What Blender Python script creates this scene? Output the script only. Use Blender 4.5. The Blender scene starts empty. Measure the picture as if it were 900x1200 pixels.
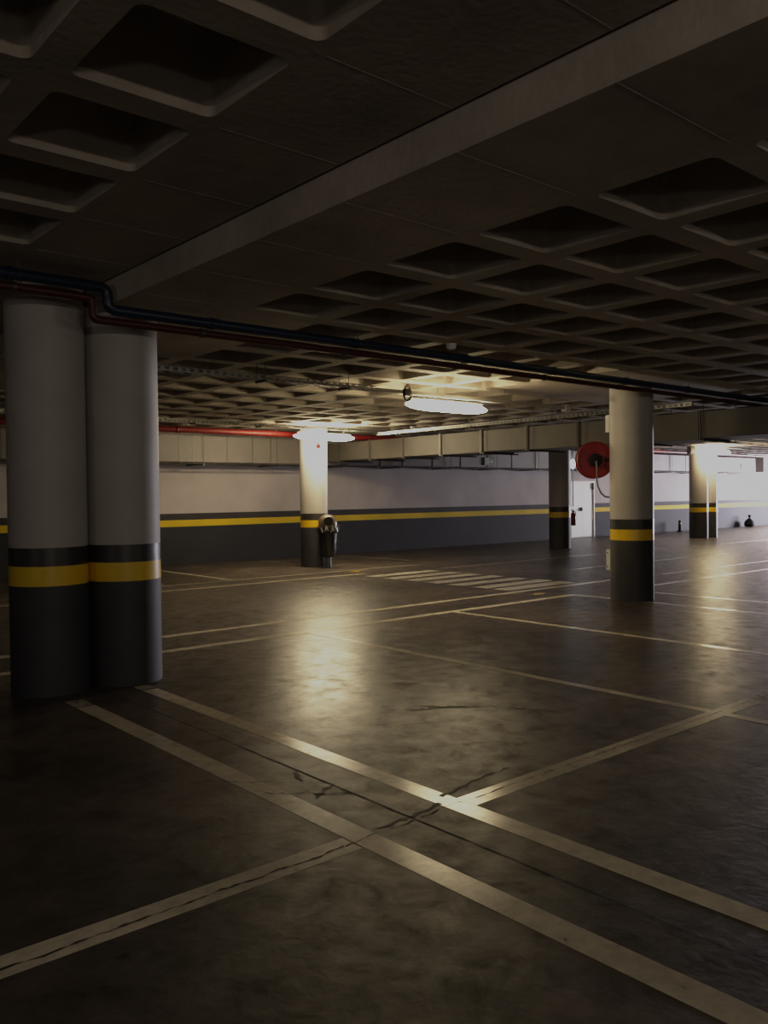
import bpy, bmesh, math, random
from mathutils import Vector, Matrix
random.seed(7)
C = bpy.context.scene.collection
PI = math.pi

# ------------------------------------------------------------------ materials
def mat(name, col=(.5, .5, .5), rough=.6, metal=0.0, noise=0.0, nscale=6.0, emit=None, estr=0.0, bump=0.0, bscale=40.0, coat=0.0, spec=.5):
    m = bpy.data.materials.new(name); m.use_nodes = True
    nt = m.node_tree; b = nt.nodes['Principled BSDF']
    b.inputs['Roughness'].default_value = rough; b.inputs['Metallic'].default_value = metal
    b.inputs['Base Color'].default_value = (*col, 1); b.inputs['Coat Weight'].default_value = coat
    b.inputs['Specular IOR Level'].default_value = spec
    tc = nt.nodes.new('ShaderNodeTexCoord')
    if noise:
        n = nt.nodes.new('ShaderNodeTexNoise'); n.inputs['Scale'].default_value = nscale; n.inputs['Detail'].default_value = 6
        r = nt.nodes.new('ShaderNodeMapRange'); r.inputs[1].default_value = .3; r.inputs[2].default_value = .7
        r.inputs[3].default_value = 1 - noise; r.inputs[4].default_value = 1 + noise
        mx = nt.nodes.new('ShaderNodeVectorMath'); mx.operation = 'SCALE'; mx.inputs[0].default_value = col
        nt.links.new(tc.outputs['Object'], n.inputs['Vector']); nt.links.new(n.outputs['Fac'], r.inputs[0])
        nt.links.new(r.outputs[0], mx.inputs['Scale']); nt.links.new(mx.outputs[0], b.inputs['Base Color'])
    if bump:
        n2 = nt.nodes.new('ShaderNodeTexNoise'); n2.inputs['Scale'].default_value = bscale; n2.inputs['Detail'].default_value = 4
        bp = nt.nodes.new('ShaderNodeBump'); bp.inputs['Strength'].default_value = bump; bp.inputs['Distance'].default_value = .01
        nt.links.new(tc.outputs['Object'], n2.inputs['Vector']); nt.links.new(n2.outputs['Fac'], bp.inputs['Height'])
        nt.links.new(bp.outputs[0], b.inputs['Normal'])
    if emit:
        b.inputs['Emission Color'].default_value = (*emit, 1); b.inputs['Emission Strength'].default_value = estr
    return m

def N(nt, t, **kw):
    n = nt.nodes.new(t)
    for k, v in kw.items(): setattr(n, k, v)
    return n

def ramp(nt, src, pts):
    r = N(nt, 'ShaderNodeValToRGB'); e = r.color_ramp.elements
    while len(e) < len(pts): e.new(.5)
    for i, (p, c) in enumerate(pts):
        e[i].position = p; e[i].color = (*c, 1) if isinstance(c, tuple) else (c, c, c, 1)
    nt.links.new(src, r.inputs[0]); return r

def floor_material():
    m = bpy.data.materials.new('polished_concrete'); m.use_nodes = True
    nt = m.node_tree; b = nt.nodes['Principled BSDF']; L = nt.links.new
    tc = N(nt, 'ShaderNodeTexCoord')
    big = N(nt, 'ShaderNodeTexNoise'); big.inputs['Scale'].default_value = .55; big.inputs['Detail'].default_value = 8; big.inputs['Roughness'].default_value = .6; big.inputs['Distortion'].default_value = .6
    L(tc.outputs['Object'], big.inputs['Vector'])
    fine = N(nt, 'ShaderNodeTexNoise'); fine.inputs['Scale'].default_value = 3.2; fine.inputs['Detail'].default_value = 11; fine.inputs['Distortion'].default_value = .35; fine.inputs['Roughness'].default_value = .7
    L(tc.outputs['Object'], fine.inputs['Vector'])
    c1 = ramp(nt, big.outputs['Fac'], [(.33, (.038, .031, .026)), (.5, (.080, .0645, .053)), (.68, (.128, .103, .083))])
    c2 = ramp(nt, fine.outputs['Fac'], [(.3, .5), (.7, 1.4)])
    mx = N(nt, 'ShaderNodeMix', data_type='RGBA', blend_type='MULTIPLY'); mx.inputs[0].default_value = 1
    L(c1.outputs[0], mx.inputs[6]); L(c2.outputs[0], mx.inputs[7])
    # small dark oil spots
    vo = N(nt, 'ShaderNodeTexVoronoi'); vo.inputs['Scale'].default_value = 2.2; L(tc.outputs['Object'], vo.inputs['Vector'])
    sp = ramp(nt, vo.outputs['Distance'], [(.035, .2), (.075, 1.0)])
    mx2 = N(nt, 'ShaderNodeMix', data_type='RGBA', blend_type='MULTIPLY'); mx2.inputs[0].default_value = .8
    L(mx.outputs[2], mx2.inputs[6]); L(sp.outputs[0], mx2.inputs[7])
    L(mx2.outputs[2], b.inputs['Base Color'])
    rn = N(nt, 'ShaderNodeTexNoise'); rn.inputs['Scale'].default_value = 6; rn.inputs['Detail'].default_value = 5; rn.inputs['Roughness'].default_value = .5; rn.inputs['Distortion'].default_value = .4
    L(tc.outputs['Object'], rn.inputs['Vector'])
    rr = ramp(nt, rn.outputs['Fac'], [(.3, .285), (.5, .33), (.7, .42)])
    # a dusty, duller patch where the bays meet
    ds = N(nt, 'ShaderNodeVectorMath', operation='DISTANCE'); L(tc.outputs['Object'], ds.inputs[0]); ds.inputs[1].default_value = (3.2, 2.3, 0)
    ad = N(nt, 'ShaderNodeMath', operation='MULTIPLY_ADD'); L(rn.outputs['Fac'], ad.inputs[0]); ad.inputs[1].default_value = 2.5; L(ds.outputs['Value'], ad.inputs[2])
    mr = N(nt, 'ShaderNodeMapRange'); mr.interpolation_type = 'SMOOTHSTEP'; L(ad.outputs[0], mr.inputs[0])
    mr.inputs[1].default_value = 2.4; mr.inputs[2].default_value = 4.6; mr.inputs[3].default_value = .14; mr.inputs[4].default_value = 0
    sm = N(nt, 'ShaderNodeMath', operation='ADD'); L(rr.outputs[0], sm.inputs[0]); L(mr.outputs[0], sm.inputs[1]); L(sm.outputs[0], b.inputs['Roughness'])
    bn = N(nt, 'ShaderNodeTexNoise'); bn.inputs['Scale'].default_value = 16; bn.inputs['Detail'].default_value = 7; bn.inputs['Distortion'].default_value = .5
    L(tc.outputs['Object'], bn.inputs['Vector'])
    bp = N(nt, 'ShaderNodeBump'); bp.inputs['Strength'].default_value = .5; bp.inputs['Distance'].default_value = .0036
    L(bn.outputs['Fac'], bp.inputs['Height']); L(bp.outputs[0], b.inputs['Normal'])
    b.inputs['IOR'].default_value = 1.27
    sn = N(nt, 'ShaderNodeTexNoise'); sn.inputs['Scale'].default_value = 5; sn.inputs['Detail'].default_value = 9; sn.inputs['Roughness'].default_value = .7; sn.inputs['Distortion'].default_value = .5
    L(tc.outputs['Object'], sn.inputs['Vector']); sr = ramp(nt, sn.outputs['Fac'], [(.36, .12), (.5, .5), (.64, 1.0)]); L(sr.outputs[0], b.inputs['Specular IOR Level'])
    return m

def paint_material(name, col, worn=.36):
    """road paint worn through to the concrete"""
    m = bpy.data.materials.new(name); m.use_nodes = True
    nt = m.node_tree; b = nt.nodes['Principled BSDF']; L = nt.links.new
    tc = N(nt, 'ShaderNodeTexCoord')
    n = N(nt, 'ShaderNodeTexNoise'); n.inputs['Scale'].default_value = 11; n.inputs['Detail'].default_value = 9; n.inputs['Roughness'].default_value = .7
    L(tc.outputs['Object'], n.inputs['Vector'])
    g = N(nt, 'ShaderNodeTexNoise'); g.inputs['Scale'].default_value = 1.1; g.inputs['Detail'].default_value = 3
    L(tc.outputs['Object'], g.inputs['Vector'])
    r = ramp(nt, n.outputs['Fac'], [(worn - .05, (.07, .058, .045)), (worn + .02, tuple(.72 * c for c in col)), (.6, col)])
    r2 = ramp(nt, g.outputs['Fac'], [(.3, .7), (.65, 1.05)])
    mx = N(nt, 'ShaderNodeMix', data_type='RGBA', blend_type='MULTIPLY'); mx.inputs[0].default_value = 1
    L(r.outputs[0], mx.inputs[6]); L(r2.outputs[0], mx.inputs[7]); L(mx.outputs[2], b.inputs['Base Color'])
    b.inputs['Roughness'].default_value = .21
    return m

def wall_material():
    m = bpy.data.materials.new('banded_wall_paint'); m.use_nodes = True
    nt = m.node_tree; b = nt.nodes['Principled BSDF']; L = nt.links.new
    tc = N(nt, 'ShaderNodeTexCoord'); sep = N(nt, 'ShaderNodeSeparateXYZ'); L(tc.outputs['Object'], sep.inputs[0])
    mr = N(nt, 'ShaderNodeMath', operation='DIVIDE'); L(sep.outputs['Z'], mr.inputs[0]); mr.inputs[1].default_value = 4
    r = ramp(nt, mr.outputs[0], [(0, (.030, .031, .038)), (.895 / 4, (.74, .52, .02)), (1.055 / 4, (.045, .042, .045)), (1.205 / 4, (.54, .49, .49))])
    r.color_ramp.interpolation = 'CONSTANT'
    n = N(nt, 'ShaderNodeTexNoise'); n.inputs['Scale'].default_value = .9; n.inputs['Detail'].default_value = 7
    L(tc.outputs['Object'], n.inputs['Vector']); r2 = ramp(nt, n.outputs['Fac'], [(.3, .8), (.7, 1.08)])
    mx = N(nt, 'ShaderNodeMix', data_type='RGBA', blend_type='MULTIPLY'); mx.inputs[0].default_value = 1
    L(r.outputs[0], mx.inputs[6]); L(r2.outputs[0], mx.inputs[7]); L(mx.outputs[2], b.inputs['Base Color'])
    b.inputs['Roughness'].default_value = .75; b.inputs['Specular IOR Level'].default_value = .2
    return m

def ceiling_material(name, k=1.2):
    m = bpy.data.materials.new(name); m.use_nodes = True
    nt = m.node_tree; b = nt.nodes['Principled BSDF']; L = nt.links.new
    tc = N(nt, 'ShaderNodeTexCoord')
    n = N(nt, 'ShaderNodeTexNoise'); n.inputs['Scale'].default_value = 1.3; n.inputs['Detail'].default_value = 8; n.inputs['Roughness'].default_value = .65
    L(tc.outputs['Object'], n.inputs['Vector'])
    r = ramp(nt, n.outputs['Fac'], [(.3, (.20 * k, .175 * k, .145 * k)), (.7, (.36 * k, .315 * k, .265 * k))])
    L(r.outputs[0], b.inputs['Base Color']); b.inputs['Roughness'].default_value = .85
    n2 = N(nt, 'ShaderNodeTexNoise'); n2.inputs['Scale'].default_value = 22; n2.inputs['Detail'].default_value = 6
    L(tc.outputs['Object'], n2.inputs['Vector'])
    bp = N(nt, 'ShaderNodeBump'); bp.inputs['Strength'].default_value = .35; bp.inputs['Distance'].default_value = .01
    L(n2.outputs['Fac'], bp.inputs['Height']); L(bp.outputs[0], b.inputs['Normal'])
    return m

M = dict(
    floor=floor_material(), wall=wall_material(), ceil=ceiling_material('raw_concrete'),
    face=ceiling_material('pale_concrete_edge', 1.45),
    line=paint_material('cream_line_paint', (.84, .76, .58), .34), faint=paint_material('faded_line_paint', (.52, .46, .36), .40),
    zebra=paint_material('zebra_paint', (.86, .80, .67), .36), ypaint=paint_material('yellow_floor_paint', (.75, .5, .03), .38),
    crack=mat('crack_black', (.012, .010, .008), .8), stain=mat('dark_patch', (.05, .041, .032), .7, noise=.3, nscale=12),
    shaft=mat('column_white_paint', (.43, .40, .38), .55, noise=.08, nscale=2.5, bump=.12, bscale=14),
    black=mat('black_band_paint', (.028, .026, .028), .4, noise=.15), yellow=mat('yellow_band_paint', (.86, .54, .012), .38, noise=.08, nscale=5),
    base=mat('charcoal_paint', (.034, .034, .040), .6, noise=.15, nscale=4),
    blue=mat('blue_pipe_paint', (.006, .018, .045), .38), dred=mat('dark_red_pipe', (.05, .005, .005), .5),
    red=mat('red_pipe_paint', (.20, .012, .009), .45), redgloss=mat('red_enamel', (.22, .012, .02), .45), darkred=mat('extinguisher_red', (.22, .008, .015), .3),
    steel=mat('galvanised_steel', (.42, .42, .40), .38, .7, noise=.15, nscale=8), dsteel=mat('dark_steel', (.07, .068, .065), .45, .5),
    duct=mat('duct_sheet_metal', (.12, .11, .096), .6, .1, noise=.08, nscale=3), wduct=mat('pale_duct_panel', (.23, .21, .195), .6, .05, noise=.1, nscale=2),
    flange=mat('duct_flange', (.13, .12, .105), .5, .4), dark=mat('dark_rubber', (.014, .014, .016), .8, spec=.2), white=mat('white_plastic', (.8, .8, .78), .4),
    door=mat('white_door_paint', (.93, .94, .93), .4), lamp=mat('lit_diffuser', (.9, .9, .85), .4, emit=(1.0, .78, .44), estr=60.0), lamp3=mat('lit_diffuser_far', (.9, .9, .85), .4, emit=(1.0, .76, .42), estr=100.0), lamp2=mat('lit_diffuser_bright', (.9, .9, .85), .4, emit=(1.0, .79, .47), estr=150.0),
    bulk=mat('lit_bulkhead_glass', (.9, .9, .9), .3, emit=(.72, .9, 1.0), estr=7.0),
    housing=mat('lamp_housing', (.35, .34, .31), .5), hose=mat('grey_hose', (.20, .19, .18), .5), brown=mat('bronze_hood', (.16, .125, .09), .38, .6, noise=.2),
    bag=mat('black_bin_bag', (.012, .012, .013), .28), bagedge=mat('pale_bag_edge', (.62, .62, .64), .3), sign=mat('grey_green_sign', (.10, .16, .14), .45), pict=mat('sign_pale_marks', (.75, .82, .78), .4),
    pole=mat('bluish_post', (.10, .11, .14), .4), dist=mat('far_wall', (.25, .23, .21), .8, noise=.1),
)

# ------------------------------------------------------------------ builders
def link(name, bm, m, parent=None, smooth=False, loc=None):
    me = bpy.data.meshes.new(name); bmesh.ops.recalc_face_normals(bm, faces=bm.faces[:]) if smooth is not None else None
    bm.to_mesh(me); bm.free()
    if m: me.materials.append(m)
    if smooth:
        for p in me.polygons: p.use_smooth = True
        try: me.set_sharp_from_angle(angle=math.radians(40))
        except Exception: pass
    o = bpy.data.objects.new(name, me); C.objects.link(o)
    if parent is not None: o.parent = parent
    if loc: o.location = loc
    return o

def empty(name, label, cat, loc=(0, 0, 0), rz=0, group=None):
    o = bpy.data.objects.new(name, None); C.objects.link(o); o.location = loc; o.rotation_euler = (0, 0, rz)
    o.empty_display_size = .1
    return tag(o, label, cat, group)

def tag(o, label, cat, group=None):
    o['label'] = label; o['category'] = cat
    if group: o['group'] = group
    return o

def structure(o):
    o['kind'] = 'structure'; return o

def box(bm, x0, x1, y0, y1, z0, z1):
    v = [bm.verts.new(p) for p in ((x0, y0, z0), (x1, y0, z0), (x1, y1, z0), (x0, y1, z0), (x0, y0, z1), (x1, y0, z1), (x1, y1, z1), (x0, y1, z1))]
    for f in ((0, 3, 2, 1), (4, 5, 6, 7), (0, 1, 5, 4), (1, 2, 6, 5), (2, 3, 7, 6), (3, 0, 4, 7)): bm.faces.new([v[i] for i in f])
    return v

def rbox(bm, x0, x1, y0, y1, z0, z1, w=.01, seg=2):
    t = bmesh.new(); box(t, x0, x1, y0, y1, z0, z1)
    bmesh.ops.bevel(t, geom=t.edges[:], offset=w, segments=seg, profile=.5, affect='EDGES')
    merge(bm, t)

def merge(bm, t, mx=None):
    if mx is not None: bmesh.ops.transform(t, matrix=mx, verts=t.verts[:])
    mp = {v: bm.verts.new(v.co) for v in t.verts}
    for f in t.faces:
        try: bm.faces.new([mp[v] for v in f.verts])
        except ValueError: pass
    t.free()

def lathe(bm, prof, cx=0, cy=0, seg=32, mx=None, caps=True):
    t = bmesh.new(); rings = []
    for r, z in prof:
        if r < 1e-6: rings.append([t.verts.new((0, 0, z))])
        else: rings.append([t.verts.new((r * math.cos(2 * PI * k / seg), r * math.sin(2 * PI * k / seg), z)) for k in range(seg)])
    for a, b in zip(rings, rings[1:]):
        for k in range(seg):
            k2 = (k + 1) % seg
            if len(a) == 1 and len(b) == 1: continue
            if len(a) == 1: t.faces.new([a[0], b[k], b[k2]])
            elif len(b) == 1: t.faces.new([a[k], b[0], a[k2]])
            else: t.faces.new([a[k], b[k], b[k2], a[k2]])
    if caps:
        if len(rings[0]) > 1: t.faces.new(rings[0])
        if len(rings[-1]) > 1: t.faces.new(rings[-1][::-1])
    merge(bm, t, (mx if mx is not None else Matrix.Translation((cx, cy, 0))))

def tube(bm, pts, r, seg=12, cyc=False):
    pts = [Vector(p) for p in pts]; rings = []; n = len(pts); up = None
    for i, p in enumerate(pts):
        a = pts[(i - 1) % n] if (i > 0 or cyc) else p; b = pts[(i + 1) % n] if (i < n - 1 or cyc) else p
        d = (b - a).normalized()
        if up is None: up = d.orthogonal().normalized()
        else:
            up = (up - d * up.dot(d)); up = up.normalized() if up.length > 1e-6 else d.orthogonal().normalized()
        s = d.cross(up)
        rings.append([bm.verts.new(p + r * (math.cos(2 * PI * k / seg) * up + math.sin(2 * PI * k / seg) * s)) for k in range(seg)])
    for i in range(n if cyc else n - 1):
        a, b = rings[i], rings[(i + 1) % n]
        for k in range(seg): bm.faces.new([a[k], a[(k + 1) % seg], b[(k + 1) % seg], b[k]])
    if not cyc: bm.faces.new(rings[0][::-1]); bm.faces.new(rings[-1])

def arc_path(pts, r=.05, n=5):
    """polyline with rounded corners"""
    P = [Vector(p) for p in pts]; out = [P[0]]
    for a, b, c in zip(P, P[1:], P[2:]):
        u = (a - b).normalized(); v = (c - b).normalized()
        s, e = b + u * r, b + v * r
        for k in range(n + 1):
            t = k / n; out.append((1 - t) ** 2 * s + 2 * t * (1 - t) * b + t * t * e)
    out.append(P[-1]); return out

# ------------------------------------------------------------------ the room
XL, XR, YB, YF = -9.0, 46.0, -7.0, 18.4
JX = 2.81           # expansion joint between the two slabs
ZR, ZL = 3.16, 3.35  # soffits right and left of the joint
bm = bmesh.new(); box(bm, XL, XR, YB, YF + 4, -.2, 0); floor = structure(link('floor', bm, M['floor']))

PX, PY = .82, .845
COLS = [(2.495, 7.21), (3.115, 7.15), (11.05, 7.17), (11.35, 15.62), (19.99, 15.37), (27.26, 15.05), (27.9, 15.05), (19.7, 7.2)]
def solid(cx, cy):
    for x, y in COLS:
        if abs(cx - x) < 1.3 and abs(cy - y) < 1.35: return True
    return False

def coffer_cell(bm, x, y, z, cofx, cofy, dep):
    """one waffle cell: square rim at soffit level, rounded opening, tapering walls, lid"""
    x0, y0, x1, y1 = x - .08, y - .09, x - .08 + PX, y - .09 + PY
    o = [(x0, y0), (x1, y0), (x1, y1), (x0, y1)]
    def ring(ins, rad, zz, n=5):
        a0, b0, a1, b1 = x + ins, y + ins, x + cofx - ins, y + cofy - ins
        cs = [(a0 + rad, b0 + rad, PI), (a1 - rad, b0 + rad, 1.5 * PI), (a1 - rad, b1 - rad, 0), (a0 + rad, b1 - rad, .5 * PI)]
        return [[bm.verts.new((cx + rad * math.cos(s + .5 * PI * k / n), cy + rad * math.sin(s + .5 * PI * k / n), zz)) for k in range(n + 1)] for cx, cy, s in cs]
    O = [bm.verts.new((*p, z)) for p in o]
    A = ring(0, .05, z); A2 = ring(.012, .05, z + .06); B = ring(.05, .07, z + dep)
    for k in range(4):
        for j in range(len(A[k]) - 1): bm.faces.new([O[k], A[k][j + 1], A[k][j]])
        bm.faces.new([O[k], O[(k + 1) % 4], A[(k + 1) % 4][0], A[k][-1]])
    fa, fb, fc = sum(A, []), sum(A2, []), sum(B, [])
    n = len(fa)
    for u, w in ((fa, fb), (fb, fc)):
        for j in range(n): bm.faces.new([u[j], u[(j + 1) % n], w[(j + 1) % n], w[j]])
    bm.faces.new(fc)

def flat(bm, x0, x1, y0, y1, z):
    v = [bm.verts.new(p) for p in ((x0, y0, z), (x1, y0, z), (x1, y1, z), (x0, y1, z))]; bm.faces.new(v)

def slab(name, i0, i1, xa, ox, z, strip):
    bm = bmesh.new()
    j0, j1 = -10, 19
    for i in range(i0, i1):
        for j in range(j0, j1):
            x = ox + i * PX; y = 1.995 + j * PY
            if y + PY > YF + .1: continue
            if solid(x + .33, y + .33): flat(bm, x - .08, x - .08 + PX, y - .09, y - .09 + PY, z)
            else: coffer_cell(bm, x, y, z, .66, .665, .36)
    ytop = 1.995 + j1 * PY - .09; ybot = 1.995 + j0 * PY - .09
    xs = ox + i0 * PX - .08; xe = ox + i1 * PX - .08
    flat(bm, strip[0], strip[1], ybot, YF, z)
    flat(bm, xs, xe, ytop - PY, YF, z + .0005)
    # casting fins left by the formwork across the solid strip
    for j in range(j0, j1):
        y = 1.995 + j * PY
        box(bm, strip[0], strip[1], y - .12, y - .117, z - .0015, z)
    o = link(name, bm, M['ceil'], smooth=None)
    return structure(o)

c1 = slab('ceiling', 0, 50, JX, 3.77, ZR, (JX, 3.69))
c2 = slab('ceiling', -13, 0, JX, 1.33 + PX, ZL, (1.33 + PX - .08, 2.785)); 
bm = bmesh.new(); box(bm, JX, JX + .12, YB, YF, ZR + .0005, 3.75)
structure(link('trim_1', bm, M['face']))
bm = bmesh.new(); box(bm, XL - .2, XR + .2, YB - .2, YF + .2, 3.75, 3.85); structure(link('ceiling', bm, M['ceil']))

# walls; the far one is cut for the door
DX0, DX1, DH = 24.55, 25.95, 2.02
bm = bmesh.new()
box(bm, XL, DX0, YF, YF + .25, 0, 3.75); box(bm, DX1, XR, YF, YF + .25, 0, 3.75); box(bm, DX0, DX1, YF, YF + .25, DH, 3.75)
structure(link('wall_far', bm, M['wall']))
for nm, d in (('wall_left', (XL - .2, XL, YB, YF)), ('wall_right', (XR, XR + .2, YB, YF)), ('wall_back', (XL, XR, YB - .2, YB))):
    bm = bmesh.new(); box(bm, *d, 0, 3.75); structure(link(nm, bm, M['dist']))
bm = bmesh.new(); box(bm, 37.3, XR, YF - .9, YF, 2.44, 3.159); structure(link('trim_2', bm, M['dist']))

dr = structure(bpy.data.objects.new('door_1', None)); C.objects.link(dr); dr.location = (DX0, YF, 0)
w = DX1 - DX0
bm = bmesh.new(); box(bm, 0, .05, -.02, .1, 0, DH); box(bm, w - .05, w, -.02, .1, 0, DH); box(bm, .05, w - .05, -.02, .1, DH - .05, DH); link('door_frame', bm, M['door'], dr)
for a, b in ((.05, w * .5 - .003), (w * .5 + .003, w - .05)):
    bm = bmesh.new(); rbox(bm, a, b, .01, .05, .01, DH - .055, .004); lf = link('door_leaf', bm, M['door'], dr)
bm = bmesh.new(); box(bm, w * .42, w * .46, -.03, .01, .95, 1.08); tube(bm, [(w * .44, -.03, 1.0), (w * .44, -.06, 1.0), (w * .35, -.06, 1.0)], .012); link('door_handle', bm, M['dark'], lf)
bm = bmesh.new(); box(bm, w - .10, w - .05, -.03, .01, 1.72, 1.95); link('hinge', bm, M['dark'], dr)

# joint and cracks in the floor
def jagged(p0, p1, w, step, jit, z=.0022, wj=.5):
    bm = bmesh.new(); p0 = Vector(p0); p1 = Vector(p1); d = p1 - p0; L = d.length; d.normalize(); s = Vector((-d.y, d.x)); n = max(2, int(L / step)); off = 0
    rows = []
    for k in range(n + 1):
        off = off * .7 + random.uniform(-jit, jit); q = p0 + d * (L * k / n) + s * off; ww = w * random.uniform(1 - wj, 1 + wj)
        rows.append((bm.verts.new((q.x + s.x * ww / 2, q.y + s.y * ww / 2, z)), bm.verts.new((q.x - s.x * ww / 2, q.y - s.y * ww / 2, z))))
    for a, b in zip(rows, rows[1:]): bm.faces.new([a[0], a[1], b[1], b[0]])
    return bm
link('joint', jagged((JX, -2), (JX, 7), .009, .06, .002), M['crack'], floor, None)
for a, b, ww, jt in (((-1.5, 3.0), (2.35, 3.03), .02, .010), ((3.2, 3.06), (6.6, 3.06), .010, .006), ((2.35, 3.03), (3.15, 3.07), .012, .012),
                     ((2.81, 3.55), (2.45, 3.9), .02, .03), ((2.81, 3.75), (2.3, 4.25), .012, .03), ((4.2, 4.66), (4.72, 4.32), .09, .02), ((4.35, 4.66), (4.6, 4.42), .12, .03), ((4.72, 4.32), (4.98, 3.8), .022, .012), ((3.12, 3.2), (3.75, 3.27), .05, .02), ((2.58, 3.1), (3.05, 3.12), .06, .02), ((2.83, 3.72), (2.62, 3.62), .05, .02), ((2.8, 4.05), (2.72, 3.9), .05, .02),
                     ((5.9, 2.9), (7.4, 2.6), .012, .02), ((2.87, 5.4), (4.6, 5.9), .006, .02), ((9.8, 6.6), (10.9, 8.1), .012, .02), ((6.4, 6.6), (8.9, 6.3), .008, .03)):
    link('crack', jagged(a, b, ww * (.5 if ww < .04 else .35), .03, jt * .7, wj=.9), M['crack'] if ww < .04 else M['stain'], floor, None)
def blotch(cx, cy, rx, ry, rot, z=.0042):
    bm = bmesh.new(); vs = []
    for k in range(40):
        a = 2 * PI * k / 40; r = random.uniform(.55, 1.0); x = rx * r * math.cos(a); y = ry * r * math.sin(a)
        vs.append(bm.verts.new((cx + x * math.cos(rot) - y * math.sin(rot), cy + x * math.sin(rot) + y * math.cos(rot), z)))
    c = bm.verts.new((cx, cy, z))
    for k in range(40): bm.faces.new([c, vs[k], vs[(k + 1) % 40]])
    return bm
# ------------------------------------------------------------------ painted markings
def line_x(y, x0, x1, w, m, label, z=.0010, group=None):
    bm = jag_rect(x0, x1, y - w / 2, y + w / 2, z); return tag(link('parking_line', bm, m, smooth=None), label, 'floor marking', group)
def line_y(x, y0, y1, w, m, label, z=.0014, group=None):
    bm = jag_rect(x - w / 2, x + w / 2, y0, y1, z); return tag(link('parking_line', bm, m, smooth=None), label, 'floor marking', group)
def jag_rect(x0, x1, y0, y1, z):
    bm = bmesh.new(); box(bm, x0, x1, y0, y1, .0002, z); return bm
line_y(2.48, -1.6, 6.42, .14, M['line'], 'cream floor line from the left twin column foot toward the bottom right corner')
line_y(2.48, 6.46, 6.68, .14, M['faint'], 'short dirty line end against the foot of the left twin column')
line_y(3.10, -1.6, 6.62, .13, M['line'], 'cream floor line from the right twin column that passes the bright reflection')
line_y(3.10, 6.66, 6.80, .13, M['faint'], 'short dirty line end against the foot of the right twin column')
line_x(3.04, -2.6, 2.40, .15, M['line'], 'worn cream floor line with a black crack along it, lower left')
line_x(3.05, 3.17, 6.35, .14, M['line'], 'cream floor line with a thin crack leading right from the bright glint')
line_x(3.05, 6.40, 7.3, .12, M['faint'], 'faded end of the cracked floor line at the right edge')
line_y(5.79, -.5, 8.09, .09, M['line'], 'thin bay line crossing the middle of the floor to the right edge')
line_y(8.23, .5, 8.09, .10, M['line'], 'bay line ending in a corner, in front of the banded column on the right')
line_x(8.15, -4.2, 10.95, .14, M['line'], 'nearer of two parallel cream lines along the lane, joined by the bay lines')
line_x(9.03, -4.2, 14.6, .14, M['line'], 'farther of two parallel cream lines along the lane, just before the zebra crossing')
line_y(10.93, 3.5, 8.09, .10, M['faint'], 'faded bay line that passes the foot of the right banded column on its left')
line_y(12.05, 3.0, 7.9, .10, M['faint'], 'faded bay line behind the foot of the right banded column')
line_x(8.0, 12.05, 26, .12, M['faint'], 'long faded lane line right of the banded column')
line_x(8.95, 14.9, 26, .10, M['faint'], 'second long faded lane line right of the banded column')
line_x(10.86, 14.5, 21, .10, M['faint'], 'short faded line between the banded column and the far twin columns')
line_x(13.4, -3, 11.0, .14, M['line'], 'cream line on the floor just in front of the column with the bin')
line_x(14.22, -3, 13.2, .10, M['faint'], 'thin line on the floor passing behind the zebra crossing and before the bin')
line_x(13.1, 12.8, 22, .10, M['faint'], 'thin faded line behind the far end of the zebra crossing')
line_x(12.82, 23, 34, .14, M['line'], 'glossy line on the floor in front of the far twin columns')
line_y(8.38, 14.28, 18.0, .09, M['line'], 'short bay line by the far wall, nearest the twin columns')
line_y(11.4, 16.3, 18.1, .08, M['faint'], 'faint bay line behind the column with the bin')
line_y(13.95, 15.3, 18.1, .08, M['faint'], 'faint bay line at the far wall right of the bin')
names = ['farthest', 'second farthest', 'third farthest', 'middle', 'third nearest', 'second nearest', 'nearest']
for k, y in enumerate((12.81, 12.22, 11.66, 11.07, 10.47, 9.9, 9.42)):
    bm = jag_rect(10.64, 12.45, y - .17, y + .17, .0010)
    tag(link('zebra_stripe', bm, M['zebra'], smooth=None), names[k] + ' white bar of the zebra crossing on the lane floor', 'crossing stripe', 'bars of the zebra crossing')
bm = jagged((11.0, 13.85), (11.35, 14.0), .16, .05, .01, .0018); tag(link('yellow_paint_mark', bm, M['ypaint'], smooth=None), 'small yellow paint mark on the floor below the bin', 'floor marking')
bm = jagged((10.45, 8.55), (10.8, 8.66), .12, .05, .01, .0018); tag(link('yellow_paint_mark', bm, M['ypaint'], smooth=None), 'small yellow paint mark between the two lane lines, left of the banded column', 'floor marking')

# ------------------------------------------------------------------ columns
def column(x, y, r, top, label, group=None):
    t = empty('concrete_column', label, 'column', (x, y, 0), 0, group)
    for nm, z0, z1, m, e in (('lower_shaft', 0, .895, 'base', 0), ('yellow_band', .895, 1.055, 'yellow', .0012), ('black_band', 1.055, 1.205, 'black', .0006), ('upper_shaft', 1.205, top, 'shaft', 0)):
        bm = bmesh.new(); lathe(bm, [(r + e, z0), (r + e, z1)], seg=64); link(nm, bm, M[m], t, True)
    return t
column(2.495, 7.21, .312, ZL - .001, 'white round column with yellow and black bands, left one of the near twin pair', 'near twin columns')
column(3.125, 7.15, .312, ZR - .001, 'white round column with yellow and black bands, right one of the near twin pair', 'near twin columns')
column(11.05, 7.17, .315, ZR - .001, 'single banded round column at right with a red hose reel behind it')
column(11.35, 15.62, .312, ZR - .001, 'brightly lit round column with a bin at its foot and a lamp across its top')
column(19.99, 15.37, .312, ZR - .001, 'shadowed grey round column beside the white door, extinguisher on its side')
column(27.26, 15.05, .31, ZR - .001, 'warm lit far column, left one of the far twin pair', 'far twin columns')
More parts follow.
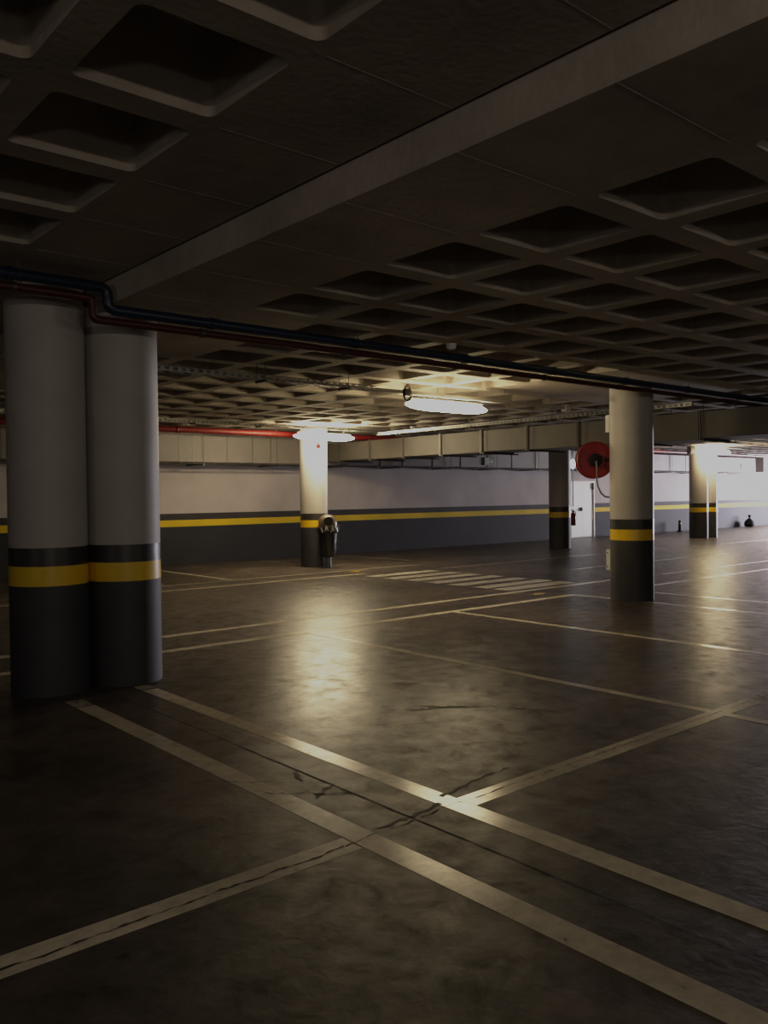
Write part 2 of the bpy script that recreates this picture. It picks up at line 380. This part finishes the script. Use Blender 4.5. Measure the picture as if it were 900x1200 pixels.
column(27.89, 15.05, .31, ZR - .001, 'far column partly hidden, right one of the far twin pair', 'far twin columns')

# ------------------------------------------------------------------ blue and red pipes under the slab
BJ = 2.735
t = empty('blue_pipe', 'dark blue pipe crossing the picture under the ceiling, with a dogleg above the twin columns', 'pipe', (0, 6.48, 0))
bm = bmesh.new(); tube(bm, arc_path([(XL, 0, 3.25), (BJ, 0, 3.25), (BJ, 0, 3.085), (24, 0, 3.085)], .07), .043, 16); link('pipe_run', bm, M['blue'], t, True)
for x in (-2.5, -1.0, .5, 2.0, 3.66, 5.2, 6.75, 8.3, 9.85, 11.4, 12.95, 14.5, 16.1):
    z = 3.25 if x < JX else 3.085; top = ZL if x < JX else ZR
    bm = bmesh.new(); lathe(bm, [(.051, -.025), (.051, .025)], seg=16, mx=Matrix.Translation((x, 0, z)) @ Matrix.Rotation(PI / 2, 4, 'Y')); link('coupling', bm, M['blue'], t, True)
    bm = bmesh.new(); tube(bm, [(x + .06, 0, z + .03), (x + .06, 0, top)], .005, 6); tube(bm, [(x + .06, .048 * math.cos(a), z + .048 * math.sin(a)) for a in [2 * PI * k / 12 for k in range(12)]], .004, 6, True); link('hanger', bm, M['dsteel'], t, True)
t = empty('dark_red_pipe', 'thin dark red pipe running just below and behind the blue pipe', 'pipe', (0, 6.56, 0))
bm = bmesh.new(); tube(bm, arc_path([(XL, 0, 3.175), (BJ - .09, 0, 3.175), (BJ - .09, 0, 3.01), (24, 0, 3.01)], .05), .032, 14); link('pipe_run', bm, M['dred'], t, True)
for x in (.5, 2.05, 3.6, 5.15, 6.7, 8.25, 9.8, 11.35, 12.9, 14.45):
    z = 3.175 if x < JX else 3.01
    bm = bmesh.new(); lathe(bm, [(.039, -.018), (.039, .018)], seg=16, mx=Matrix.Translation((x, 0, z)) @ Matrix.Rotation(PI / 2, 4, 'Y')); tube(bm, [(x + .05, 0, z), (x + .05, 0, ZL if x < JX else ZR)], .005, 6); link('pipe_clip', bm, M['dsteel'], t, True)

# ------------------------------------------------------------------ red main along the far wall
t = empty('red_pipe', 'red sprinkler main running along the far wall above the pale duct', 'pipe', (0, 16.3, 3.03))
bm = bmesh.new(); tube(bm, [(XL, 0, 0), (44, 0, 0)], .062, 16); link('pipe_run', bm, M['red'], t, True)
for x in (6.2, 8.35, 10.6, 12.4, 14.6, 17, 21, 24.9, 29, 31.5, 34, 36.5):
    bm = bmesh.new(); lathe(bm, [(.07, -.05), (.076, -.04), (.076, -.02), (.07, -.01), (.07, .01), (.076, .02), (.076, .04), (.07, .05)], seg=18, mx=Matrix.Translation((x, 0, 0)) @ Matrix.Rotation(PI / 2, 4, 'Y')); link('coupling', bm, M['red'], t, True)
    bm = bmesh.new(); tube(bm, [(x + .2, 0, .05), (x + .2, 0, ZR - 3.03)], .006, 6); link('hanger', bm, M['dsteel'], t)

# ------------------------------------------------------------------ ducts
t = empty('ventilation_duct', 'grey sheet metal air duct hung across the ceiling behind the right column', 'air duct', (13.2, 0, 0))
ys = [18.3 - 1.225 * k for k in range(0, 17)]
for k, (a, b) in enumerate(zip(ys, ys[1:])):
    bm = bmesh.new(); rbox(bm, 0, 1.0, b + .012, a - .012, 2.475 + (.012 if k % 2 else 0), 2.93, .006, 1); link('duct_section', bm, M['duct'], t)
for a in ys:
    bm = bmesh.new()
    for dy in (-.028, .006):
        box(bm, -.022, 0, a + dy, a + dy + .02, 2.452, 2.945); box(bm, 1.0, 1.022, a + dy, a + dy + .02, 2.452, 2.945); box(bm, 0, 1.0, a + dy, a + dy + .02, 2.452, 2.475); box(bm, 0, 1.0, a + dy, a + dy + .02, 2.93, 2.945)
    link('flange', bm, M['flange'], t)
    if -2 < a < 18:
        bm = bmesh.new(); tube(bm, [(-.04, a - .1, 2.46), (-.04, a - .1, ZR)], .005, 6); tube(bm, [(1.04, a - .1, 2.46), (1.04, a - .1, ZR)], .005, 6); box(bm, -.06, 1.06, a - .115, a - .085, 2.435, 2.46); link('hanger', bm, M['dsteel'], t)
t = empty('wall_duct', 'pale sectioned air duct running along the top of the far wall', 'air duct', (0, 17.6, 0))
bm = bmesh.new(); rbox(bm, -6, 36.7, 0, .55, 2.41, 3.03, .008, 1); link('duct_body', bm, M['wduct'], t)
xs = [-3.9, -1.6, .7, 3.0, 5.2, 7.2, 9.04, 9.38, 10.28, 10.98, 11.5, 12.8, 13.9, 15.05] + [36.7 - 1.157 * k for k in range(18, -1, -1)]
for x in xs:
    bm = bmesh.new(); box(bm, x - .011, x + .011, -.008, 0, 2.40, 3.04); box(bm, x - .011, x + .011, 0, .55, 2.40, 2.41); link('flange', bm, M['flange'], t)
for x in [-4.5 + 2.02 * k for k in range(21)]:
    if x < 37:
        bm = bmesh.new(); box(bm, x - .02, x + .02, -.05, .79, 2.345, 2.385); tube(bm, [(x, -.04, 2.30), (x, -.04, 3.16)], .006, 6); link('bracket', bm, M['dsteel'], t)
bm = bmesh.new(); tube(bm, [(-6, -.03, 2.372), (37.0, -.03, 2.372)], .014, 8); link('support_rail', bm, M['dsteel'], t)

# ------------------------------------------------------------------ cable trays
def tray(label, loc, rz, L, hangers, step=.1, w=.15, h=.06, top=ZR, bars=True):
    t = empty('cable_tray', label, 'cable tray', loc, rz)
    bm = bmesh.new()
    for s in (-1, 1):
        y = s * w / 2
        box(bm, 0, L, y - .003, y + .003, h - .014, h); box(bm, 0, L, y - .003, y + .003, 0, .014)
        if bars:
            k = 0
            while k * step < L: box(bm, k * step, min(L, k * step + step * .45), y - .003, y + .003, .014, h - .014); k += 1
        else: box(bm, 0, L, y - .003, y + .003, .014, h - .014)
    link('side_rail', bm, M['steel'], t)
    bm = bmesh.new(); k = 0
    while k * .25 < L: box(bm, k * .25, min(L, k * .25 + .16), -w / 2 + .003, w / 2 - .003, 0, .003); k += 1
    box(bm, 0, L, -w / 2 + .003, -w / 4, 0, .003); box(bm, 0, L, w / 4, w / 2 - .003, 0, .003)
    link('tray_floor', bm, M['steel'], t)
    bm = bmesh.new()
    for s in (-.04, 0, .035): tube(bm, [(0.05, s, .016), (L * .5, s + .01, .016), (L - .05, s, .016)], .011, 6)
    link('cable', bm, M['dark'], t)
    for x in hangers:
        bm = bmesh.new(); box(bm, x - .015, x + .015, -w / 2 - .03, w / 2 + .03, -.022, 0)
        for s in (-1, 1): tube(bm, [(x, s * (w / 2 + .02), -.03), (x, s * (w / 2 + .02), top - loc[2])], .0045, 6)
        link('hanger', bm, M['dsteel'], t)
    return t
tray('slotted steel cable tray hung behind the blue pipe, left of the middle lamp', (-4, 8.45, 2.955), 0, 11.1, [1.2, 3.4, 5.6, 7.7, 9.4, 10.63])
t = empty('cable_trunking', 'closed grey cable trunking directly above the middle lamp', 'trunking', (7.13, 8.45, 2.945))
bm = bmesh.new(); rbox(bm, 0, 3.95, -.035, .035, 0, .055, .006, 1); link('trunking_body', bm, M['housing'], t)
for x in (1.2, 2.6, 3.7):
    bm = bmesh.new(); box(bm, x - .012, x + .012, -.045, .045, -.006, .0); tube(bm, [(x, .045, -.006), (x, .045, ZR - 2.945)], .004, 6); link('hanger', bm, M['dsteel'], t)
tray('slotted steel cable tray along the far side above the lamp on the lit column', (-6, 14.98, 3.055), 0, 29.5, [1.5, 4, 6.5, 9, 11.5, 14, 15.5, 17.8, 20.5, 23, 26])
tray('steel cable tray running beside the hung air duct', (12.55, 7.0, 2.96), PI / 2, 7.7, [.8, 2.8, 4.8, 6.9])
# conduit with wire loop on the first tray
t = empty('cable_loop', 'coil of cable tied to the tray at the left end of the middle lamp', 'cable', (7.62, 8.36, 2.96))
for k in range(2):
    bm = bmesh.new(); tube(bm, [((.055 + .008 * k) * math.cos(a), -.02 * k + .012 * math.sin(2 * a), .0 + (.10 + .008 * k) * math.sin(a)) for a in [2 * PI * j / 28 for j in range(28)]], .007, 6, True); link('cable_turn', bm, M['dark'], t, True)
bm = bmesh.new(); rbox(bm, -.05, .05, -.03, .03, -.05, .05, .01); link('junction_box', bm, M['dsteel'], t)
bm = bmesh.new(); rbox(bm, -.06, .06, -.05, .05, -.06, .06, .012); o = link('junction_box', bm, M['white'], None, loc=(11.17, 8.45, 2.97)); tag(o, 'small white junction box at the cable tray end, left of the banded column', 'junction box')
t = empty('conduit', 'pale conduit with a dogleg leaving the far lamp to the right', 'conduit', (0, 14.7, 0))
bm = bmesh.new(); tube(bm, arc_path([(23.6, 0, 3.115), (29.6, 0, 3.115), (30.0, 0, 2.95), (44, 0, 2.95)], .08), .03, 10); link('pipe_run', bm, M['white'], t, True)
for x in (24.5, 26.9, 29.2, 31.5, 34, 37): 
    bm = bmesh.new(); tube(bm, [(x, 0, 3.115 if x < 29.6 else 2.95), (x, 0, ZR)], .007, 6); link('hanger', bm, M['dsteel'], t)
t = empty('electrical_box', 'grey electrical box at the left end of the far lamp', 'electrical box', (25.98, 14.6, 2.97))
bm = bmesh.new(); rbox(bm, -.17, .17, -.06, .06, -.13, .13, .012); link('box_body', bm, M['housing'], t)
bm = bmesh.new(); rbox(bm, -.14, .14, -.075, -.06, -.10, .10, .005); link('cover', bm, M['steel'], t)
bm = bmesh.new(); tube(bm, [(.0, 0, .13), (.0, 0, ZR - 2.97)], .012, 8); link('conduit_stub', bm, M['steel'], t)

# ------------------------------------------------------------------ lamps
def lamp(label, loc, L, top, m='lamp2'):
    t = empty('batten_lamp', label, 'ceiling lamp', loc, 0, 'lit batten lamps')
    bm = bmesh.new(); rbox(bm, -L / 2 + .12, L / 2 - .12, -.03, .03, .036, .065, .008); link('housing', bm, M['housing'], t)
    bm = bmesh.new(); rings = []
    for x, s in ((-L / 2, .08), (-L / 2 + .04, .36), (-L / 2 + .12, .66), (-L / 2 + .24, .88), (-L / 2 + .42, 1), (L / 2 - .42, 1), (L / 2 - .24, .88), (L / 2 - .12, .66), (L / 2 - .04, .36), (L / 2, .08)):
        rings.append([bm.verts.new((x, .08 * s * math.cos(2 * PI * k / 20), .072 * s * math.sin(2 * PI * k / 20) - .03)) for k in range(20)])
    for a, b in zip(rings, rings[1:]):
        for k in range(20): bm.faces.new([a[k], a[(k + 1) % 20], b[(k + 1) % 20], b[k]])
    bm.faces.new(rings[0]); bm.faces.new(rings[-1]); link('diffuser', bm, M[m], t, True)
    for x in (-L * .3, L * .3):
        bm = bmesh.new(); box(bm, x - .012, x + .012, -.05, .05, .06, .078); tube(bm, [(x, 0, .07), (x, 0, top - loc[2])], .005, 6); link('hanger', bm, M['dsteel'], t)
    return t
lamp('long lit lamp hanging under the cable tray in the middle of the picture', (8.48, 8.45, 2.855), 1.62, 2.933, 'lamp')
lamp('lit lamp crossing the top of the column with the bin', (11.2, 14.98, 2.92), 1.66, 3.033)
lamp('lit lamp in front of the far twin columns at right', (27.4, 14.45, 2.965), 1.85, ZR, 'lamp3')

# ------------------------------------------------------------------ hose reel and plates on the right column
cam_f = Vector((.652, .758, 0)); cam_r = Vector((.758, -.652, 0))
p = Vector((10.96, 7.76, 2.10))
t = empty('hose_reel', 'red fire hose reel mounted behind the right banded column', 'hose reel', p)
rot = Matrix.Rotation(math.atan2(.75, .66) * 0 + math.radians(139.3), 4, 'Z') @ Matrix.Rotation(PI / 2, 4, 'Y')   # disc axis toward the lane
ax = Vector((math.cos(math.radians(229)), math.sin(math.radians(229)), 0))
R0 = Matrix.Rotation(math.radians(229), 4, 'Z') @ Matrix.Rotation(PI / 2, 4, 'Y')
bm = bmesh.new(); lathe(bm, [(.05, .045), (.17, .05), (.20, .062), (.255, .062), (.275, .075), (.285, .06), (.285, .045), (.275, .035), (.05, .03)], seg=48, mx=R0); link('front_disc', bm, M['redgloss'], t, True)
bm = bmesh.new(); lathe(bm, [(.05, -.055), (.275, -.06), (.285, -.07), (.285, -.085), (.05, -.08)], seg=48, mx=R0); link('rear_disc', bm, M['redgloss'], t, True)
bm = bmesh.new(); lathe(bm, [(.19, -.05), (.23, -.03), (.235, 0), (.23, .02), (.19, .03)], seg=40, mx=R0); link('wound_hose', bm, M['hose'], t, True)
bm = bmesh.new(); lathe(bm, [(.0, .11), (.07, .11), (.10, .095), (.105, .05), (.06, .045), (.06, -.09)], seg=28, mx=R0); link('hub', bm, M['dark'], t, True)
h0 = ax * .11
bm = bmesh.new(); tube(bm, [h0 + Vector((0, 0, -.02)), h0 * 1.25 + Vector((0, 0, -.12)), h0 * 1.25 + Vector((.0, 0, -.30)), h0 + cam_r * .02 + Vector((0, 0, -.40)), h0 * .8 + cam_r * .07 + Vector((0, 0, -.50)), h0 * .4 + cam_r * .14 + Vector((0, 0, -.56)), cam_r * .22 + Vector((0, 0, -.57))], .013, 10); link('hose', bm, M['hose'], t, True)
bm = bmesh.new(); q = Vector((11.05, 7.47, 2.10)) - p; tube(bm, [-ax * .08, -ax * .1 + Vector((.03, .0, 0)), q], .022, 10); box(bm, q.x - .06, q.x + .06, q.y - .01, q.y + .02, -.1, .1); link('mounting_arm', bm, M['dark'], t)
t = empty('safety_sign', 'thin white sign plate sticking out high on the left of the right banded column', 'sign', (10.925, 7.47, 2.51))
bm = bmesh.new(); box(bm, -.004, .004, 0, .065, 0, .26); link('plate', bm, M['white'], t)
bm = bmesh.new(); box(bm, -.004, .02, -.03, .0, .03, .23); link('mounting_foot', bm, M['dsteel'], t)
t = empty('wall_bracket', 'narrow white upright plate with two dark screws low behind the right banded column', 'bracket', (10.945, 7.47, .43))
bm = bmesh.new(); box(bm, -.006, .006, 0, .075, 0, .31); link('plate', bm, M['white'], t)
for z in (.05, .26):
    bm = bmesh.new(); lathe(bm, [(.012, 0), (.008, .006)], seg=12, mx=Matrix.Translation((-.006, .055, z)) @ Matrix.Rotation(-PI / 2, 4, 'Y')); link('screw', bm, M['dark'], t)

# ------------------------------------------------------------------ things at the dim grey column
t = empty('fire_extinguisher', 'dark red fire extinguisher hung on the side of the shadowed grey column', 'fire extinguisher', (20.42, 15.22, .64))
bm = bmesh.new(); lathe(bm, [(.03, 0), (.075, .01), (.08, .03), (.08, .30), (.065, .35), (.03, .385), (.025, .40)], seg=24); link('cylinder_body', bm, M['darkred'], t, True)
bm = bmesh.new(); lathe(bm, [(.03, .40), (.03, .43), (.015, .45)], seg=12); box(bm, -.10, .03, -.012, .012, .44, .455); box(bm, -.09, .03, -.012, .012, .47, .482); link('valve_handle', bm, M['dark'], t)
bm = bmesh.new(); tube(bm, [(.03, 0, .42), (.09, -.02, .40), (.11, -.02, .30), (.10, -.02, .12)], .012, 8); link('hose', bm, M['dark'], t, True)
bm = bmesh.new(); box(bm, -.16, -.05, -.02, .02, .22, .27); link('bracket', bm, M['dsteel'], t)
t = empty('bulkhead_lamp', 'small oval white lamp with a white pipe on the right edge of the grey column', 'wall lamp', (20.285, 15.12, 2.45))
bm = bmesh.new(); bmesh.ops.create_uvsphere(bm, u_segments=20, v_segments=12, radius=1); bmesh.ops.transform(bm, matrix=Matrix.Diagonal((.075, .075, .14, 1)), verts=bm.verts[:]); link('glass', bm, M['bulk'], t, True)
bm = bmesh.new(); tube(bm, [(0, 0, ZR - 2.45), (0, 0, .1)], .022, 8); tube(bm, [(0, 0, -.1), (0, 0, -1.25)], .018, 8); link('conduit', bm, M['white'], t, True)

# ------------------------------------------------------------------ bin at the lit column
t = empty('litter_bin', 'black litter bin with bronze hood and ruffled bag at the lit column foot', 'bin', (11.31, 15.06, 0))
bm = bmesh.new(); lathe(bm, [(.09, 0), (.09, .02), (.075, .03), (.07, .32)], seg=20); link('post', bm, M['pole'], t, True)
bm = bmesh.new()
prof = [(.10, .24), (.15, .27), (.175, .40), (.19, .60), (.20, .80), (.205, .88)]
rings = []
for r, z in prof:
    rings.append([bm.verts.new(((r + .012 * math.sin(k * 2.1 + z * 9) + random.uniform(-.006, .006)) * math.cos(2 * PI * k / 36), (r + .012 * math.sin(k * 2.1 + z * 9) + random.uniform(-.006, .006)) * math.sin(2 * PI * k / 36), z)) for k in range(36)])
for a, b in zip(rings, rings[1:]):
    for k in range(36): bm.faces.new([a[k], a[(k + 1) % 36], b[(k + 1) % 36], b[k]])
bm.faces.new(rings[0][::-1]); bm.faces.new(rings[-1]); link('bag', bm, M['bag'], t, True)
bm = bmesh.new(); rings = []
for r, z in ((.212, .78), (.235, .84), (.222, .90), (.20, .91)):
    rings.append([bm.verts.new(((r + .02 * math.sin(k * 1.9)) * math.cos(2 * PI * k / 44), (r + .02 * math.sin(k * 1.9)) * math.sin(2 * PI * k / 44), z + .018 * math.sin(k * 2.7))) for k in range(44)])
for a, b in zip(rings, rings[1:]):
    for k in range(44): bm.faces.new([a[k], a[(k + 1) % 44], b[(k + 1) % 44], b[k]])
link('bag_rim', bm, M['bag'], t, True)
for k in range(8):   # torn pale strips of the liner showing under the hood
    a = math.radians(205 + k * 15) ; r = .245; x, y = r * math.cos(a), r * math.sin(a); tx, ty = -math.sin(a), math.cos(a); s = .012
    bm = bmesh.new(); z0 = .80 + .02 * (k % 3); z1 = .90 + .025 * ((k * 5) % 3); ln = .03 * (1 if k % 2 else -1)
    v = [bm.verts.new(q) for q in ((x - tx * s, y - ty * s, z0), (x + tx * s, y + ty * s, z0), (x + tx * (s + ln), y + ty * (s + ln), z1), (x - tx * (s - ln), y - ty * (s - ln), z1))]
    bm.faces.new(v); link('liner_strip', bm, M['bagedge'], t, None)
bm = bmesh.new(); lathe(bm, [(.205, .90), (.21, .96), (.205, 1.03), (.18, 1.11), (.12, 1.165), (.05, 1.185), (0, 1.19)], seg=40); hd = link('hood', bm, M['brown'], t, True)
an = math.radians(238); RO = Matrix.Translation((.125 * math.cos(an), .125 * math.sin(an), 1.035)) @ Matrix.Rotation(an, 4, 'Z') @ Matrix.Rotation(PI / 2, 4, 'Y')
bm = bmesh.new(); lathe(bm, [(.115, .0), (.118, .085), (.105, .10), (.098, .085)], seg=32, mx=RO, caps=False); link('opening_ring', bm, M['brown'], hd, True)
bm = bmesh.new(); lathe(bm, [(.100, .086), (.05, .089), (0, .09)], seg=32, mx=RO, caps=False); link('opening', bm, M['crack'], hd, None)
# small red disc on the lit column
an = math.radians(229); bm = bmesh.new(); lathe(bm, [(.05, 0), (.055, .015), (.03, .03), (0, .032)], seg=20, mx=Matrix.Translation((11.35 + .31 * math.cos(an + .45), 15.62 + .31 * math.sin(an + .45), 2.72)) @ Matrix.Rotation(an + .45, 4, 'Z') @ Matrix.Rotation(PI / 2, 4, 'Y'))
M['alarm'] = mat('deep_red_plastic', (.022, .001, .001), .6, spec=.1)
tag(link('alarm_sounder', bm, M['alarm'], None, True), 'small round red alarm disc just under the lamp on the lit column', 'alarm')

# ------------------------------------------------------------------ detectors, signs, far bits
def detector(x, y, label):
    t = empty('smoke_detector', label, 'smoke detector', (x, y, ZR))
    bm = bmesh.new(); lathe(bm, [(.055, 0), (.055, -.02)], seg=24); link('detector_base', bm, M['white'], t, True)
    bm = bmesh.new(); lathe(bm, [(.045, -.02), (.052, -.03), (.045, -.05), (.02, -.06), (0, -.062)], seg=24); link('detector_head', bm, M['white'], t, True)
detector(6.3, 6.22, 'round smoke detector on the ceiling in front of the blue pipe')
detector(13.13, 14.23, 'round smoke detector on the ceiling far behind the middle lamp')
def exit_sign(x, z, w, h, label):
    t = empty('exit_sign', label, 'sign', (x, 17.585, z))
    bm = bmesh.new(); rbox(bm, -w / 2, w / 2, -.012, .012, -h / 2, h / 2, .004, 1); link('sign_box', bm, M['sign'], t)
    bm = bmesh.new(); y = -.0135
    def q(*ps): bm.faces.new([bm.verts.new((a * w, y, b * h)) for a, b in ps])
    q((-.44, -.40), (-.38, -.40), (-.38, .40), (-.44, .40)); q((-.38, .33), (-.05, .33), (-.05, .40), (-.38, .40))      # doorway
    q((-.22, .08), (-.14, .08), (-.14, .26), (-.22, .26))                                                           # head
    q((-.24, -.14), (-.12, -.14), (-.10, .05), (-.22, .05)); q((-.24, -.14), (-.17, -.14), (-.27, -.36), (-.32, -.34)); q((-.18, -.14), (-.12, -.14), (-.04, -.34), (-.09, -.38)); q((-.10, .05), (-.11, -.03), (-.02, -.08), (.0, -.02))
    q((.10, -.06), (.30, -.06), (.30, .06), (.10, .06)); q((.28, -.2), (.44, 0), (.28, .2))                            # arrow
    link('pictogram', bm, M['pict'], t, None)
    bm = bmesh.new(); tube(bm, [(0, .0, h / 2), (0, .0, .52)], .006, 6); box(bm, -.04, .04, 0, .014, -.04, .04); link('bracket', bm, M['dsteel'], t)
exit_sign(19.41, 2.59, .44, .24, 'small grey green exit sign with a running figure on the pale wall duct')
exit_sign(35.6, 2.67, .40, .24, 'tiny exit sign at the far right end of the wall duct')
t = empty('rubbish_bag', 'small black tied bag slumped against the foot of the far wall at right', 'bag', (37.1, 18.05, 0))
bm = bmesh.new(); lathe(bm, [(.10, 0), (.20, .03), (.235, .12), (.20, .24), (.11, .33), (.05, .38)], seg=24)
for v in bm.verts: v.co.x *= 1 + .15 * math.sin(v.co.z * 20 + v.co.y * 9)
link('bag_body', bm, M['dark'], t, True)
bm = bmesh.new(); lathe(bm, [(.04, .37), (.03, .40), (.07, .50), (.05, .53)], seg=16); link('knot', bm, M['dark'], t, True)
t = empty('marker_post', 'small dark post standing by the far wall just right of the banded column', 'post', (31.3, 18.1, 0))
bm = bmesh.new(); lathe(bm, [(.12, 0), (.12, .03), (.06, .05), (.055, .40), (.03, .46)], seg=16); link('post_body', bm, M['dark'], t, True)
bm = bmesh.new(); lathe(bm, [(.06, .30), (.06, .36)], seg=16); link('post_band', bm, M['hose'], t, True)
t = empty('wheel_stop', 'low black wheel stop with yellow and white end by the far wall', 'wheel stop', (27.2, 17.9, 0))
def wedge(bm, x0, x1):
    v = [bm.verts.new(q) for q in ((x0, -.08, 0), (x0, .08, 0), (x0, .05, .11), (x0, -.05, .11), (x1, -.08, 0), (x1, .08, 0), (x1, .05, .11), (x1, -.05, .11))]
    for f in ((0, 1, 2, 3), (7, 6, 5, 4), (0, 4, 5, 1), (1, 5, 6, 2), (2, 6, 7, 3), (3, 7, 4, 0)): bm.faces.new([v[i] for i in f])
for nm, a, b, m in (('white_end', -.45, -.22, 'white'), ('yellow_block', -.22, 0, 'yellow'), ('rubber_block', 0, .7, 'dark')):
    bm = bmesh.new(); wedge(bm, a, b); link(nm, bm, M[m], t)

# ------------------------------------------------------------------ light
def area(name, loc, target, sx, sy, power, col):
    d = bpy.data.lights.new(name, 'AREA'); d.shape = 'RECTANGLE'; d.size = sx; d.size_y = sy; d.energy = power; d.color = col
    o = bpy.data.objects.new(name, d); C.objects.link(o); o.location = loc
    o.rotation_euler = (Vector(target) - Vector(loc)).to_track_quat('-Z', 'Y').to_euler(); return o
area('assumed_right_light', (43.5, 13.8, 1.3), (35, 18, 1.4), 3.6, 1.6, 4000, (.93, .88, 1.0))  # assumed off-frame source: bare area light inside the room, no entrance is built
area('assumed_light_behind', (.2, -4.6, 2.86), (1.0, 4, 3.0), 1.6, .10, 50, (1.0, .86, .70))  # assumed source behind the camera, unseen area light without a fitting
area('added_light_behind_right', (7.5, -4.8, 2.8), (7, 2, 2.6), 1.6, .12, 24, (1.0, .88, .74))  # added second unseen area light behind the camera, no fitting is built

pl = bpy.data.lights.new('soffit_fill', 'POINT'); pl.energy = 33; pl.color = (1, .88, .72); pl.shadow_soft_size = .15  # added unseen fill light that lifts the dark soffits, not a fitting
po = bpy.data.objects.new('soffit_fill', pl); C.objects.link(po); po.location = (-2.0, -3.5, 1.9)
area('assumed_light_far_left', (-6.5, 1.5, 2.6), (3, 4.5, 2.4), 1.6, .3, 16, (1.0, .88, .76))  # assumed unseen area light to brighten the slab step and left column sides

w = bpy.data.worlds.new('World'); bpy.context.scene.world = w; w.use_nodes = True
w.node_tree.nodes['Background'].inputs[0].default_value = (.5, .47, .45, 1); w.node_tree.nodes['Background'].inputs[1].default_value = .05

# ------------------------------------------------------------------ camera
yaw, pit, rol = math.radians(40.72), math.radians(1.14), math.radians(-.647)
fw = Vector((math.sin(yaw), math.cos(yaw), 0)); rt = Vector((math.cos(yaw), -math.sin(yaw), 0)); up = Vector((0, 0, 1))
f2 = fw * math.cos(pit) - up * math.sin(pit); u2 = up * math.cos(pit) + fw * math.sin(pit)
r3 = rt * math.cos(rol) + u2 * math.sin(rol); u3 = u2 * math.cos(rol) - rt * math.sin(rol)
cd = bpy.data.cameras.new('camera'); cam = bpy.data.objects.new('camera', cd); C.objects.link(cam)
cd.sensor_fit = 'VERTICAL'; cd.sensor_height = 36; cd.lens = 993 / 1200 * 36; cd.clip_start = .05; cd.clip_end = 200
mw = Matrix((r3, u3, -f2)).transposed().to_4x4(); mw.translation = (0, 0, 1.6); cam.matrix_world = mw
bpy.context.scene.camera = cam

# ------------------------------------------------------------------ tone
sc = bpy.context.scene
vs = sc.view_settings; vs.view_transform = 'Standard'; vs.look = 'None'; vs.exposure = 0; vs.gamma = 1
vs.use_curve_mapping = True; cm = vs.curve_mapping; cm.use_clip = False; cm.extend = 'HORIZONTAL'
cv = cm.curves[3]; cv.points[0].location = (0, 0); cv.points[1].location = (1.0, .50)
for p in ((.15, .15), (.30, .285), (.5, .42), (.75, .485)): cv.points.new(*p)
cm.update()
sc.cycles.use_denoising = True; sc.cycles.max_bounces = 10; sc.cycles.diffuse_bounces = 5; sc.cycles.sample_clamp_indirect = 4
